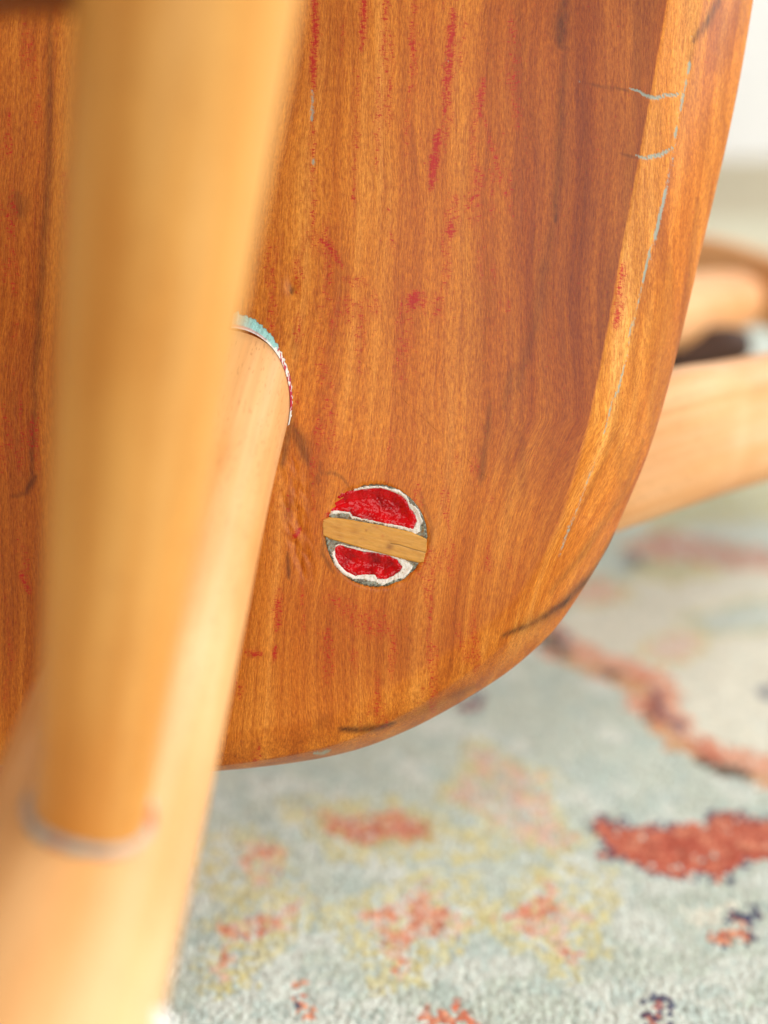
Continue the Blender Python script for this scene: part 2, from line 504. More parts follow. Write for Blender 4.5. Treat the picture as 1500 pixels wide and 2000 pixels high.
    put((y > 1580) & (y < 1625), 'tan', 0.4)
    col *= (1 + (rng.random((n, 1)) - 0.5) * 0.22)
    return np.clip(col, 0, 0.85)

def tufts(name, x0, x1, y0, y1, s, hgt, parent, skip=None):
    nx, ny = int((x1 - x0) / s), int((y1 - y0) / s)
    gx, gy = np.meshgrid(x0 + (np.arange(nx) + 0.5) * s, y0 + (np.arange(ny) + 0.5) * s)
    x, y = gx.ravel(), gy.ravel()
    if skip is not None:
        k = ~((x > skip[0]) & (x < skip[1]) & (y > skip[2]) & (y < skip[3]))
        x, y = x[k], y[k]
    n = len(x)
    col = rug_colour(x, y)
    ox, oy = (rng.random(n) - .5) * s * .8, (rng.random(n) - .5) * s * .8
    x, y = x + ox, y + oy
    jx, jy = (rng.random(n) - .5) * s * .7, (rng.random(n) - .5) * s * .7
    hh = hgt * (0.65 + 0.6 * rng.random(n))
    r = s * 0.72
    V = np.zeros((n, 5, 3))
    for k, (a, b) in enumerate(((-1, -1), (1, -1), (1, 1), (-1, 1))):
        V[:, k] = np.stack([x + a * r + jx * .3, y + b * r + jy * .3, np.full(n, hgt * 0.15)], 1)
    V[:, 4] = np.stack([x + jx, y + jy, hh], 1)
    b = np.arange(n)[:, None] * 5
    F = np.concatenate([b + np.array([[0, 1, 4]]), b + np.array([[1, 2, 4]]), b + np.array([[2, 3, 4]]), b + np.array([[3, 0, 4]])])
    A = np.ones((n, 5, 4)); A[:, :, :3] = col[:, None]
    o = mesh_obj(name, V.reshape(-1, 3) * 0.001, F, M_PILE, parent, True, {'paint': A.reshape(-1, 4)})
    return tag(o, kind='stuff')

rug = mesh_obj('rug', np.array([(-0.75, -0.35, 0), (1.15, -0.35, 0), (1.15, 1.88, 0), (-0.75, 1.88, 0),
                               (-0.75, -0.35, -.005), (1.15, -0.35, -.005), (1.15, 1.88, -.005), (-0.75, 1.88, -.005)]),
               [(0, 1, 2, 3), (4, 7, 6, 5), (0, 4, 5, 1), (1, 5, 6, 2), (2, 6, 7, 3), (3, 7, 4, 0)], M_BACKING, smooth=False)
tag(rug, 'pale sage floral rug with brick red and straw motifs lying under the chair', 'rug')
NEAR = (-165, 290, 165, 700)
tufts('pile', *NEAR, 1.45, 1.5, rug)
tufts('pile', -750, 1150, -350, 1880, 5.0, 2.2, rug, skip=NEAR)

# ------------------------------------------------------------------ the chair
# Chair frame: u = across the seat, v = towards the seat front, n = out of the seat's underside.
# All chair parts are written in millimetres in that frame; the empty lays the chair on its back on the rug.
chair = bpy.data.objects.new('chair', None)
COL.objects.link(chair)
chair.empty_display_size = 0.05
tag(chair, 'stripped wooden chair lying tipped on its back, seat underside showing, on the rug', 'chair')
cw = Matrix.Translation(cam.location) @ cam.rotation_euler.to_matrix().to_4x4()
chair.matrix_world = Matrix.Translation((0, FOCUS * math.cos(PITCH), CAM_H - FOCUS * math.sin(PITCH))) @ cam.rotation_euler.to_matrix().to_4x4()

MM = 0.001
def seat_drop(u, v):
    """the underside is not quite flat: it falls away gently to the front and the side"""
    return -0.0006 * np.clip(v - 0, 0, 260) ** 2 * 0.9 * (1 / (1 + np.clip(v, 0, 300) / 90)) - 0.0007 * np.clip(u - 10, 0, 120) ** 2

# outline of the seat: u, v, width of the side bevel, width of the inner chamfer
OUT = [(-115, -51, 2.4, 6), (-75, -52.3, 2.4, 6), (-55, -53.3, 2.6, 6), (-34, -53.0, 2.8, 6), (-11, -50.0, 3.6, 6), (5, -44.6, 4.8, 6),
       (20.5, -36, 5.8, 6), (29.5, -29.4, 6.4, 5.5), (36.6, -22, 7.0, 5), (45.0, -9, 8.0, 4.5), (48.6, -1.5, 9.2, 4.2), (54.6, 12.8, 10.4, 4.6), (59.6, 29.5, 11.2, 5.2),
       (65.4, 53, 11.6, 6.2), (72.2, 81, 12.0, 7.2), (77, 106, 12.2, 7.4), (84, 150, 12, 8), (90, 200, 12, 8), (92, 250, 12, 8), (84, 295, 12, 8), (55, 325, 12, 8), (0, 338, 12, 8), (-60, 342, 12, 8)]
OUT = OUT + [(-230 - u, v, a, b) for u, v, a, b in OUT[::-1] if u != -115] 
OUT.insert(len(OUT) // 2 + 1, (-115, 343, 12, 8))

def build_seat():
    raw = catmull(OUT, 6000, closed=True)
    # sample densely where the board is looked at, coarsely elsewhere
    seg = np.hypot(*(np.roll(raw[:, :2], -1, 0) - raw[:, :2]).T)
    vis = (raw[:, 0] > -85) & (raw[:, 1] < 112)
    w = seg * np.where(vis, 1 / 0.5, 1 / 3.0)
    cum = np.concatenate([[0], np.cumsum(w)])
    ns = int(cum[-1])
    ti = np.interp(np.linspace(0, cum[-1], ns, endpoint=False), cum, np.arange(6001))
    i0 = np.floor(ti).astype(int) % 6000
    f = (ti - np.floor(ti))[:, None]
    S = raw[i0] * (1 - f) + raw[(i0 + 1) % 6000] * f
    P, wA, wB = S[:, :2], S[:, 2], S[:, 3]
    T = np.roll(P, -1, 0) - np.roll(P, 1, 0)
    T /= np.linalg.norm(T, axis=1)[:, None]
    N = np.stack([-T[:, 1], T[:, 0]], 1)              # outline runs anticlockwise: inward normal
    rings, hs, zone = [], [], []
    def ring(ins, h, z):
        rings.append(P + N * (ins[:, None] if np.ndim(ins) else ins))
        hs.append(np.broadcast_to(h, (ns,)).copy())
        zone.append(np.full(ns, z))
    one = np.ones(ns)
    ring(14 * one, -25.0, 0); ring(6 * one, -24.2, 0); ring(2.2 * one, -21.5, 0); ring(0.6 * one, -18, 0); ring(0.1 * one, -15.5, 0)
    for k in range(0, 15):                             # side bevel
        t = k / 14
        ring(wA * t, -13.2 + 10.8 * (t + 0.10 * math.sin(math.pi * t)), 1 + 0 * t)
    for k in range(1, 13):                             # chamfer
        t = k / 12
        soft = np.clip((P[:, 1] + 10) / 40, 0, 1)
        ease = t if True else t
        ring(wA + wB * t, -2.4 + 2.4 * ((1 - soft) * math.sin(t * math.pi / 2) + soft * t), 2)
    i1 = wA + wB
    for k in range(1, 26):
        t = k / 25
        ring(i1 + (30 - i1) * t, 0.0, 3)
    last = rings[-1]
    ctr = np.array([-95.0, 115.0])
    for k in range(1, 230):
        t = k / 230
        rings.append(last + (ctr - last) * t); hs.append(np.zeros(ns)); zone.append(np.full(ns, 3))
    R = len(rings)
    UV = np.concatenate(rings); H = np.concatenate(hs); Z = np.concatenate(zone)
    u, v = UV[:, 0].copy(), UV[:, 1].copy()
    n = H + seat_drop(u, v) * (Z > 0) + seat_drop(u, v) * (Z == 0)
    # socket of the through tenon
    rt = np.hypot(u + 1.5, v + 4.6)
    n -= 2.4 * (1 - sstep(9.3, 9.9, rt)) * (Z == 3)
    # dents and scuffs beside the leg
    n -= 0.35 * np.exp(-((u + 18) / 1.0) ** 2 - ((v - 44) / 1.6) ** 2)
    sc1 = np.exp(-((u + 16.5 + 0.12 * (v + 5)) / 2.0) ** 2) * sstep(-15, -9, v) * (1 - sstep(8, 16, v))
    n -= 0.30 * sc1 * sstep(0.45, 0.75, fnoise(u * 0.9, v * 0.45, 5))
    n += 0.03 * (fnoise(u * 0.12, v * 0.05, 6) - 0.5) * (Z >= 2)
    # faces
    idx = np.arange(R * ns).reshape(R, ns)
    a, b = idx[:-1], idx[1:]
    F = np.stack([a, np.roll(a, -1, 1), np.roll(b, -1, 1), b], -1).reshape(-1, 4)
    V = np.stack([u, v, n], 1)
    # closing the middle of both faces
    V = np.vstack([V, [[ctr[0], ctr[1], 0 + seat_drop(ctr[0], ctr[1])]], [[ctr[0], ctr[1], -25.5]]])
    # --- colour of the board (stains, knots, paint left in the grain, painted-in shade)
    uu, vv = V[:, 0], V[:, 1]
    # apparent picture position on the face, used only to write the marks in readable numbers: 0.1 mm units
    k = FOCUS * 1000 / (FOCUS * 1000 - V[:, 2])
    px, py = 750 + uu * k * 10, 1000 - vv * k * 10
    nv = len(V)
    red, teal, dark = np.zeros(nv), np.zeros(nv), np.zeros(nv)
    Zf = np.concatenate([Z, [3, 0]])
    tone = np.full(nv, 0.52)
    def streak(arr, pts, w, a, wob=0.0):
        d, s = line_sd(pts, px + wob * (fnoise(px * .02, py * .02, 12) - .5), py)
        
        tp = 0.35 + 0.65 * np.sin(np.pi * np.clip(s, 0.02, 0.98)) ** 0.6
        brk = 0.55 + 0.75 * fnoise(px * 0.03, py * 0.03, 77)
        arr[:] = np.maximum(arr, a * brk * np.exp(-(d / (w * tp)) ** 2))
    for pts, w, a in [([(614, -60), (616, 60), (612, 175)], 9, .85), ([(708, -40), (712, 30), (704, 95)], 9, .8), ([(757, -40), (748, 120)], 9, .55),
                      ([(815, -40), (808, 60), (806, 150)], 9, .6), ([(884, 20), (880, 110), (870, 215)], 12, .85), ([(856, 255), (850, 310), (842, 368)], 11, 1.05),
                      ([(945, 150), (935, 225)], 10, .7), ([(880, 435), (877, 462)], 13, .8), ([(612, 455), (640, 478), (668, 520)], 12, .62), ([(675, 545), (715, 552)], 14, .5),
                      ([(812, 575), (806, 598)], 22, .9), ([(830, 570), (828, 610)], 10, .6), ([(690, 384), (690, 388)], 6, .9), ([(757, 408), (759, 411)], 5, 1.0),
                      ([(690, 590), (690, 610)], 10, .5), ([(930, 180), (1000, 420)], 8, .45), ([(478, 1275), (512, 1277)], 7, .95), ([(537, 1262), (535, 1290)], 6, .9),
                      ([(572, 1052), (588, 1030)], 6, 1.0), ([(545, 1150), (540, 1230)], 12, .55), ([(650, 1170), (720, 1215), (760, 1230)], 40, .42), ([(640, 1230), (640, 1330)], 16, .5),
                      ([(770, 1240), (770, 1270)], 9, .6), ([(1218, 520), (1205, 640)], 14, .62), ([(40, 1120), (60, 1160)], 9, .7), ([(620, 640), (655, 900)], 20, .34),
                      ([(612, 180), (610, 500)], 8, .42), ([(700, 120), (690, 420)], 8, .42), ([(742, 150), (735, 330)], 8, .42), ([(800, 160), (790, 330)], 8, .4), ([(1000, 20), (1010, 250)], 14, .38), ([(640, 1000), (632, 1020)], 7, .8)]:
        streak(red, pts, w, a, 6)
    red = np.maximum(red, 0.36 * sstep(0.60, 0.75, fnoise(px * 0.035, py * 0.008, 21)) * (px < 1000))
    for pts, w, a in [([(610, 175), (609, 235)], 5, .8), ([(873, 112), (872, 122)], 5, .95), ([(612, 305), (612, 320)], 4, .8), ([(1130, 155), (1133, 162)], 7, .7)]:
        streak(teal, pts, w, a, 3)
    ridge = [(1352, 70), (1342, 150), (1318, 270), (1300, 360), (1280, 460), (1250, 580), (1222, 700), (1192, 810), (1178, 850)]
    streak(teal, ridge, 2.7, 1.15, 12)
    teal *= 0.6 + 0.6 * sstep(0.3, 0.6, fnoise(px * 0.03, py * 0.05, 61))
    streak(teal, [(1165, 890), (1130, 985), (1090, 1090)], 4, .72, 8)
    streak(teal, [(1232, 174), (1250, 178), (1262, 186), (1276, 191), (1290, 189), (1302, 184), (1318, 186), (1338, 180)], 3.6, 1.3, 4)
    streak(teal, [(612, 1472), (630, 1471), (645, 1466)], 6, 1.1, 2)
    streak(teal, [(1244, 304), (1258, 309), (1274, 305), (1290, 302), (1302, 295), (1314, 289)], 4.4, 1.5, 3)
    for pts, w, a in [([(1230, 176), (1150, 164)], 2.5, .6), ([(1250, 309), (1212, 298)], 2.5, .6), ([(1408, -10), (1385, 40), (1352, 82)], 8, 1.0), ([(1352, 80), (1345, 130)], 4, .5),
                      ([(1106, -20), (1096, 50), (1094, 90)], 14, .75), ([(1104, 90), (1090, 330), (1083, 430)], 11, .42), ([(1088, 400), (1085, 432)], 5, .8), ([(1078, 440), (1050, 600), (1010, 760)], 14, .34),
                      ([(960, 780), (945, 900), (940, 945)], 9, .5), ([(1000, 720), (985, 800)], 7, .45), ([(982, 1242), (1040, 1218), (1100, 1180), (1150, 1130), (1178, 1090), (1200, 1045)], 8, .95), ([(1000, 1236), (1090, 1195)], 13, .5),
                      ([(664, 1424), (700, 1426), (740, 1422), (772, 1412)], 7, 1.1), ([(780, 1408), (850, 1380), (930, 1340)], 12, .42), ([(618, 1420), (640, 1400)], 14, .3),
                      ([(628, 895), (622, 950)], 3, .5), ([(605, 948), (625, 925), (650, 924), (668, 934), (682, 952)], 3.5, .55), ([(572, 640), (575, 700)], 8, .25), ([(568, 825), (586, 865), (604, 905)], 15, .7), ([(572, 800), (562, 850), (548, 910)], 9, .75), ([(572, 558), (568, 572)], 5, .9),  # the dark arcs by the leg joint paint its contact shadow
                      ([(563, 1080), (566, 1130)], 4, .95), ([(566, 960), (560, 1020)], 8, .4), ([(1365, 390), (1330, 650), (1290, 800)], 8, .35), ([(1255, 860), (1215, 970), (1140, 1080), (1075, 1160)], 7, .4), ([(1225, 760), (1180, 900), (1110, 1040)], 6, .35),
                      ([(52, 960), (70, 930)], 8, .8), ([(20, 970), (62, 962)], 4, .6), ([(100, -20), (96, 300), (70, 700), (62, 930)], 10, .55), ([(30, 380), (40, 420)], 22, .4), ([(640, 1010), (630, 1080), (650, 1120)], 5, .55), ([(820, 960), (845, 1030), (832, 1100)], 5, .35)]:
        streak(dark, pts, w, a, 8)
    dark = np.maximum(dark, 0.24 * sstep(0.52, 0.8, fnoise(px * 0.030, py * 0.0035, 31)) * sstep(820, 1050, px))
    g = lambda cx, cy, sx, sy: np.exp(-((px - cx) / sx) ** 2 - ((py - cy) / sy) ** 2)
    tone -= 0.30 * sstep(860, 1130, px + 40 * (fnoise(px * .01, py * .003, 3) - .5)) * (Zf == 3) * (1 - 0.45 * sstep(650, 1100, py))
    tone -= 0.14 * g(760, 1260, 170, 130) + 0.10 * g(600, 900, 90, 80) + 0.18 * g(0, 700, 130, 900) + 0.08 * g(640, 560, 90, 120) + 0.12 * g(640, 60, 60, 220)  # the left-edge term paints shade into the board
    tone += 0.12 * g(520, 1420, 130, 90) + 0.10 * g(700, 800, 130, 130) + 0.07 * g(780, 250, 110, 260) + 0.14 * g(1010, 1040, 60, 120)
    tone = np.where(Zf == 2, 0.50 + 0.24 * sstep(-14, 30, vv) + 0.18 * sstep(5, 40, vv) * sstep(0.35, 0.6, fnoise(px * .012, py * .003, 41)), tone)
    tone = np.where(Zf <= 1, 0.50 - 0.10 * sstep(0.5, 0.7, fnoise(px * .02 + py * .004, py * .004, 44)), tone)
    tone += 0.10 * (fnoise(px * 0.006, py * 0.004, 51) - 0.5)
    red *= 1.22
    dark *= 0.85
    A = np.stack([np.clip(red, 0, 1.2), np.clip(teal, 0, 1.2), np.clip(dark, 0, 1), np.clip(tone, 0, 1)], 1)
    lean = 0.055 * np.clip(vv - 20, -40, 400) + 0.55 * np.clip(vv - 18, -90, 0) * sstep(8, 44, uu)
    Gr = np.stack([uu - lean, vv, V[:, 2]], 1) * MM
    o = mesh_obj('seat', V * MM, F, M_SEAT, chair, True, {'stain_shade': A, 'grain': Gr})
    import bmesh
    bm = bmesh.new(); bm.from_mesh(o.data); bm.verts.ensure_lookup_table()
    nl = R * ns
    for j in range(ns):
        q = (j + 1) % ns
        bm.faces.new((bm.verts[(R - 1) * ns + j], bm.verts[(R - 1) * ns + q], bm.verts[nl])).smooth = True
        bm.faces.new((bm.verts[q], bm.verts[j], bm.verts[nl + 1]))
    bm.to_mesh(o.data); bm.free()
    return o
seat = build_seat()
seat['label'] = 'reddish brown seat board, underside with red and teal paint traces'

def frame_to(d, up=(0, 1, 0.1)):
    d = np.asarray(d, float) / np.linalg.norm(d)
    a = np.cross(up, d); a /= np.linalg.norm(a)
    b = np.cross(d, a)
    return a, b, d

def turned(name, p0, p1, prof, mat, segs=72, n=90, parent=chair, ends=True):
    """turned stick from p0 to p1 (mm); prof: list of (mm along, radius)"""
    p0, p1 = np.asarray(p0, float), np.asarray(p1, float)
    L = np.linalg.norm(p1 - p0)
    a, b, d = frame_to(p1 - p0)
    t = np.linspace(0, L, n)
    pr = np.asarray(prof, float)
    c = catmull(pr, 400)
    r = np.interp(t, c[:, 0], c[:, 1])
    th = np.linspace(0, 2 * np.pi, segs, endpoint=False)
    ring = np.cos(th)[:, None] * a + np.sin(th)[:, None] * b
    V = (p0 + t[:, None, None] * d) + r[:, None, None] * ring[None]
    Gr = np.stack([r[:, None] * np.cos(th), r[:, None] * np.sin(th), np.repeat(t[:, None], segs, 1)], -1) * MM + np.array([0.07, 0.03, 0]) * (1 + len(COL.objects) % 7)
    idx = np.arange(n * segs).reshape(n, segs)
    A, B = idx[:-1], idx[1:]
    F = [tuple(q) for q in np.stack([A, np.roll(A, -1, 1), np.roll(B, -1, 1), B], -1).reshape(-1, 4)]
    F += [tuple(idx[0][::-1]), tuple(idx[-1])]
    return mesh_obj(name, V.reshape(-1, 3) * MM, F, mat, parent, True, {'grain': Gr.reshape(-1, 3)})

# the legs: the near rear leg is the one in the picture
J0 = np.array([-31.3, 20.4, 0.0])
LD = np.array([-9.4, -65.9, 83.0]); LD /= np.linalg.norm(LD)
LEG = [(0, 12.8), (25, 13.0), (60, 14.0), (110, 15.2), (170, 15.6), (240, 14.0), (330, 11.5), (370, 10.8)]
mir = lambda p: np.array([-230 - p[0], p[1], p[2]])
def leg(p, d):
    return turned('leg', p - d * 8, p + d * 352, [(0, 12.8)] + [(a + 8, r) for a, r in LEG], M_LEG, segs=96, n=120)
leg(J0, LD)
leg(mir(J0), LD * (-1, 1, 1))
S0 = J0 + LD * 117.5 + (1.5, 0, 0)
SDIR = np.array([-22.2, 56.9, 118.0]) - S0; SDIR /= np.linalg.norm(SDIR)
S1 = S0 + SDIR * 300
F0 = np.array([S1[0] - 6, S1[1] - 14, 0]); F0[2] = float(seat_drop(F0[0], F0[1]))
FD = S1 - F0; FD /= np.linalg.norm(FD)
leg(F0, FD)
leg(mir(F0), FD * (-1, 1, 1))

# side stretchers and the cross stretcher between them
SL = np.linalg.norm(S1 - S0)
SP = [(0, 7.2), (18, 7.6), (45, 8.9), (80, 10.8), (115, 12.5), (SL / 2, 13.0), (SL - 80, 10.5), (SL - 20, 7.6), (SL, 7.2)]
turned('side_stretcher', S0, S1, SP, M_STRETCH, segs=80, n=110)
turned('side_stretcher', mir(S0), mir(S1), SP, M_STRETCH, segs=80, n=110)
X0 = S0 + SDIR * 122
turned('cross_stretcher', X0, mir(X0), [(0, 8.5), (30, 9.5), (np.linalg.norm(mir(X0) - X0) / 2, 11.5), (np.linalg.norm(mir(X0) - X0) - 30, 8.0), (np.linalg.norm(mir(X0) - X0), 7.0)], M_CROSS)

# paint left round the leg's joint with the seat
def joint_ring(name, c0, axis, r, plane_n, phi0, phi1, wout, hup, colf, parent=chair, n=260, m=9, seed=0):
    """fillet of old paint between a stick (point c0, axis) and a plane through c0 with normal plane_n"""
    axis = axis / np.linalg.norm(axis); pn = plane_n / np.linalg.norm(plane_n)
    a = axis - pn * (axis @ pn); a /= np.linalg.norm(a)          # lean direction in the plane
    b = np.cross(pn, a)
    ca = abs(axis @ pn)
    ph = np.linspace(phi0, phi1, n)
    V, Cc = [], []
    for i, p in enumerate(ph):
        e = a * (math.cos(p) * r / ca) + b * (math.sin(p) * r)
        out = a * (math.cos(p) * ca) + b * math.sin(p); out /= np.linalg.norm(out)
        s = i / (n - 1)
        W, Hh = wout(s), hup(s)
        up = axis * Hh
        for k in range(m):
            t = k / (m - 1)
            q = (1 - t) ** 2
            pos = c0 + e + out * (W * t + 0.06) + axis * (Hh * q) + pn * (0.10 * (1 - t) + 0.02)
            V.append(pos); Cc.append(colf(s, t))
    idx = np.arange(n * m).reshape(n, m)
    F = np.stack([idx[:-1, :-1], idx[1:, :-1], idx[1:, 1:], idx[:-1, 1:]], -1).reshape(-1, 4)
    Cc = np.array([(*c[:3], 1) for c in Cc])
    return mesh_obj(name, np.array(V) * MM, F, M_RESIDUE, parent, True, {'paint': Cc})

TEAL, PWHITE, PRED, PGREY = (np.array(lin(*c)[:3]) for c in ((150, 208, 204), (236, 234, 226), (184, 24, 58), (120, 122, 112)))
def ring_col(s, t):
    nz = float(fnoise(np.array(s * 40.0), np.array(t * 4.0), 3, 2))
    n2 = float(vnoise(np.array(s * 52.0 + t * 1.5), np.array(t * 3.2), 8))
    teal_z = 1 - sstep(0.40, 0.47, s + 0.06 * (nz - .5))
    c = PWHITE if n2 > 0.42 else PRED
    if s > 0.66: c = PRED if n2 > 0.34 else PWHITE
    if s > 0.90: c = PWHITE
    if teal_z > 0.5:
        c = TEAL if 0.14 < t < 0.93 else (PWHITE if t <= .14 else PGREY)
        if 0.05 < t < 0.18 and s < .33: c = PRED * 0.6 + PWHITE * 0.4
        if nz > 0.66: c = c * 0.75 + PGREY * 0.25
    return c
wo = lambda s: max(0.25, (0.9 + 1.0 * float(vnoise(np.array(s * 70.), np.array(7.), 5))) * max(0.0, 1 - s / 0.46) ** 0.7 + 0.7 * (1 - s) ** 0.7 * (0.7 + 0.6 * float(vnoise(np.array(s * 40.), np.array(0.), 2))) + 0.35 * float(vnoise(np.array(s * 120.), np.array(3.), 2)))
hu = lambda s: 0.5 + 1.3 * max(0.0, 1 - s / 0.5)
J = J0 + (0, 0, float(seat_drop(J0[0], J0[1])))
joint_ring('paint_ring', J, LD, 12.9, np.array([0, 0, 1.0]), math.radians(183), math.radians(85), wo, hu, ring_col)

# ring of old paint where the stretcher enters the leg
SD = (S1 - S0) / SL
ax_side = -np.cross(LD, np.cross(SD, LD)); 
def ring2_col(s, t):
    nz = float(fnoise(np.array(s * 16.0), np.array(t * 1.5), 6, 2))
    if nz > 0.60: return np.array(lin(206, 112, 72)[:3])
    return np.array(lin(150, 152, 146)[:3]) if nz > 0.40 else np.array(lin(196, 176, 156)[:3])
def stretcher_ring():
    """thin bead of paint along the curve where the stretcher's cylinder meets the leg's"""
    a, b, d = frame_to(S1 - S0)
    n, m = 200, 8
    V, Cc = [], []
    for i in range(n):
        th = 2 * math.pi * i / n
        o = a * math.cos(th) + b * math.sin(th)
        r0 = 7.3
        # walk out along the stretcher until the leg's surface is left
        lo, hi = 0.0, 40.0
        for _ in range(30):
            mid = (lo + hi) / 2
            q = S0 + d * mid + o * r0 - J0
            al = q @ LD
            inside = np.linalg.norm(q - LD * al) < np.interp(al, [x for x, _ in LEG], [y for _, y in LEG])
            lo, hi = (mid, hi) if inside else (lo, mid)
        c = S0 + d * hi + o * r0
        w = 0.7 + 0.8 * float(vnoise(np.array(math.cos(th) * 2.5 + 3), np.array(math.sin(th) * 2.5 + 3), 4))
        for k in range(m):
            ph = 2 * math.pi * k / m
            V.append(c + o * math.cos(ph) * w * 1.1 + d * math.sin(ph) * w * 0.8)
            Cc.append((*ring2_col(i / n, k / m), 1))
    idx = np.arange(n * m).reshape(n, m)
    F = np.stack([idx, np.roll(idx, -1, 0), np.roll(np.roll(idx, -1, 0), -1, 1), np.roll(idx, -1, 1)], -1).reshape(-1, 4)
    return mesh_obj('paint_ring', np.array(V) * MM, F, M_RESIDUE, chair, True, {'paint': np.array(Cc)})
stretcher_ring()

# a drop of white paint on the side of the leg
def paint_drop(c, r, nrm):
    a, b, d = frame_to(nrm)
    V, F, n, m = [], [], 20, 8
    for i in range(m):
        p = i / (m - 1) * math.pi / 2
        for k in range(n):
            th = 2 * math.pi * k / n
            V.append(c + (a * math.cos(th) * 0.8 + b * math.sin(th) * 1.25) * r * math.cos(p) + d * r * 1.0 * math.sin(p))
    idx = np.arange(n * m).reshape(m, n)
    F = np.stack([idx[:-1], np.roll(idx[:-1], -1, 1), np.roll(idx[1:], -1, 1), idx[1:]], -1).reshape(-1, 4)
    return mesh_obj('paint_drop', np.array(V) * MM, F, M_WHITE, chair, True, {'paint': np.tile(np.array(lin(246, 246, 244)), (len(V), 1))})
dl = J0 + LD * 133
side = np.array([1.0, 0, 0]) - LD * LD[0]; side /= np.linalg.norm(side)
paint_drop(dl + side * 15.3, 2.0, side)

# ------------------------------------------------------------------ the through tenon with its wedge and old paint
TC = np.array([-1.5, -4.6])
TN = float(seat_drop(TC[0], TC[1]))
zp = lambda pts: [((550 + x / 3.75 - 735) * 0.1, -(880 + y / 3.75 - 1046) * 0.1) for x, y in pts]
WEDGE = zp([(306, 505), (345, 488), (460, 500), (720, 545), (960, 600), (1062, 648), (1064, 720), (1040, 818), (1000, 822), (860, 785), (640, 730), (470, 680), (350, 645), (303, 622)])
RED_UP = zp([(338, 425), (352, 392), (400, 350), (440, 305), (520, 288), (620, 275), (720, 268), (800, 290), (880, 325), (920, 365), (935, 410), (975, 460), (992, 520), (965, 576), (880, 556), (780, 536), (700, 522), (600, 500), (515, 480), (500, 455), (420, 443), (370, 448)])
WHITE_UP = zp([(308, 492), (322, 440), (365, 372), (438, 296), (520, 278), (620, 264), (720, 258), (800, 276), (862, 288), (925, 345), (940, 385), (980, 412), (1015, 455), (1030, 520), (1010, 590), (975, 615), (950, 596), (840, 565), (720, 535), (600, 513), (512, 496), (496, 466), (430, 456), (365, 470)])
RED_LO = zp([(392, 705), (425, 690), (520, 716), (600, 738), (700, 748), (790, 768), (850, 800), (885, 850), (870, 888), (820, 918), (765, 942), (705, 945), (682, 912), (580, 912), (540, 920), (470, 890), (412, 830), (388, 770)])
WHITE_LO = zp([(368, 745), (398, 695), (430, 682), (520, 706), (700, 738), (800, 758), (862, 785), (925, 812), (957, 850), (940, 892), (890, 936), (800, 960), (735, 988), (690, 962), (600, 946), (520, 938), (440, 902), (388, 840)])

def grid_patch(name, mask_f, height_f, col_f, mat, step=0.11, R=11.0, parent=None):
    ax = np.arange(-R, R + step, step)
    X, Y = np.meshgrid(ax, ax)
    mk = mask_f(X, Y)
    Hh = height_f(X, Y)
    full = mk[:-1, :-1] & mk[1:, :-1] & mk[1:, 1:] & mk[:-1, 1:]
    idx = np.arange(X.size).reshape(X.shape)
    F = np.stack([idx[:-1, :-1][full], idx[:-1, 1:][full], idx[1:, 1:][full], idx[1:, :-1][full]], -1)
    used = np.unique(F)
    rm = np.full(X.size, -1); rm[used] = np.arange(len(used))
    V = np.stack([X.ravel() + TC[0], Y.ravel() + TC[1], Hh.ravel() + TN], 1)[used] * MM
    at = {'paint': np.concatenate([col_f(X, Y).reshape(-1, 3), np.ones((X.size, 1))], 1)[used]} if col_f else None
    return mesh_obj(name, V, rm[F], mat, parent, True, at)

wob = lambda X, Y, s=1.0, k=0: (fnoise(X * 1.1 * s + 40, Y * 1.1 * s + 40, 7 + k) - .5)
def ten_mask(X, Y):
    r = np.hypot(X, Y) + 0.75 * wob(X, Y, 1.6)
    return r < 10.15
def dish(X, Y):
    """depth of the hollows under the red paint"""
    h = np.zeros_like(X)
    for P, dep in ((RED_UP, 0.75), (RED_LO, 0.85)):
        h -= dep * sstep(0.0, 2.2, -poly_sd(P, X, Y))
    return h
def ten_h(X, Y):
    r = np.hypot(X, Y)
    w = np.minimum(poly_sd(WHITE_UP, X, Y), poly_sd(WHITE_LO, X, Y)) + 0.5 * wob(X, Y, 2.2, 3)
    h = 0.12 + 0.20 * sstep(0.15, -0.25, w) * 1.0 + 0.22 * wob(X, Y, 2.5, 5)
    h += dish(X, Y) - 0.35
    rd = np.minimum(poly_sd(RED_UP, X, Y), poly_sd(RED_LO, X, Y))
    h -= 0.5 * sstep(0.05, -0.35, rd)
    h += 0.30 * sstep(8.6, 9.6, r)
    return h - 0.5 * sstep(9.7, 10.3, r)
def ten_c(X, Y):
    w = np.minimum(poly_sd(WHITE_UP, X, Y), poly_sd(WHITE_LO, X, Y)) + 0.55 * wob(X, Y, 2.2, 3)
    nz = fnoise(X * 2.2 + 9, Y * 2.2 + 9, 11)
    n2 = fnoise(X * 4.5 + 19, Y * 4.5 + 9, 15)
    grey = np.array(lin(140, 136, 122)[:3]); dk = np.array(lin(92, 90, 76)[:3]); gr = np.array(lin(146, 158, 144)[:3]); ochre = np.array(lin(150, 110, 56)[:3])
    c = np.repeat(grey[None, None], X.shape[0], 0).repeat(X.shape[1], 1).copy()
    def put(mk, col):
        c[mk] = col
    put(nz > 0.60, gr); put(nz < 0.40, dk); put((n2 > 0.66), ochre)
    r = np.hypot(X, Y)
    put((r > 9.5) & (n2 < 0.5), dk)
    put((r > 9.5) & (n2 > 0.6), gr)
    wh = np.array(lin(238, 236, 228)[:3])
    put((w < 0) & (n2 < 0.74), wh)
    put((w < 0) & (n2 > 0.72), np.array(lin(206, 190, 150)[:3]))
    return c
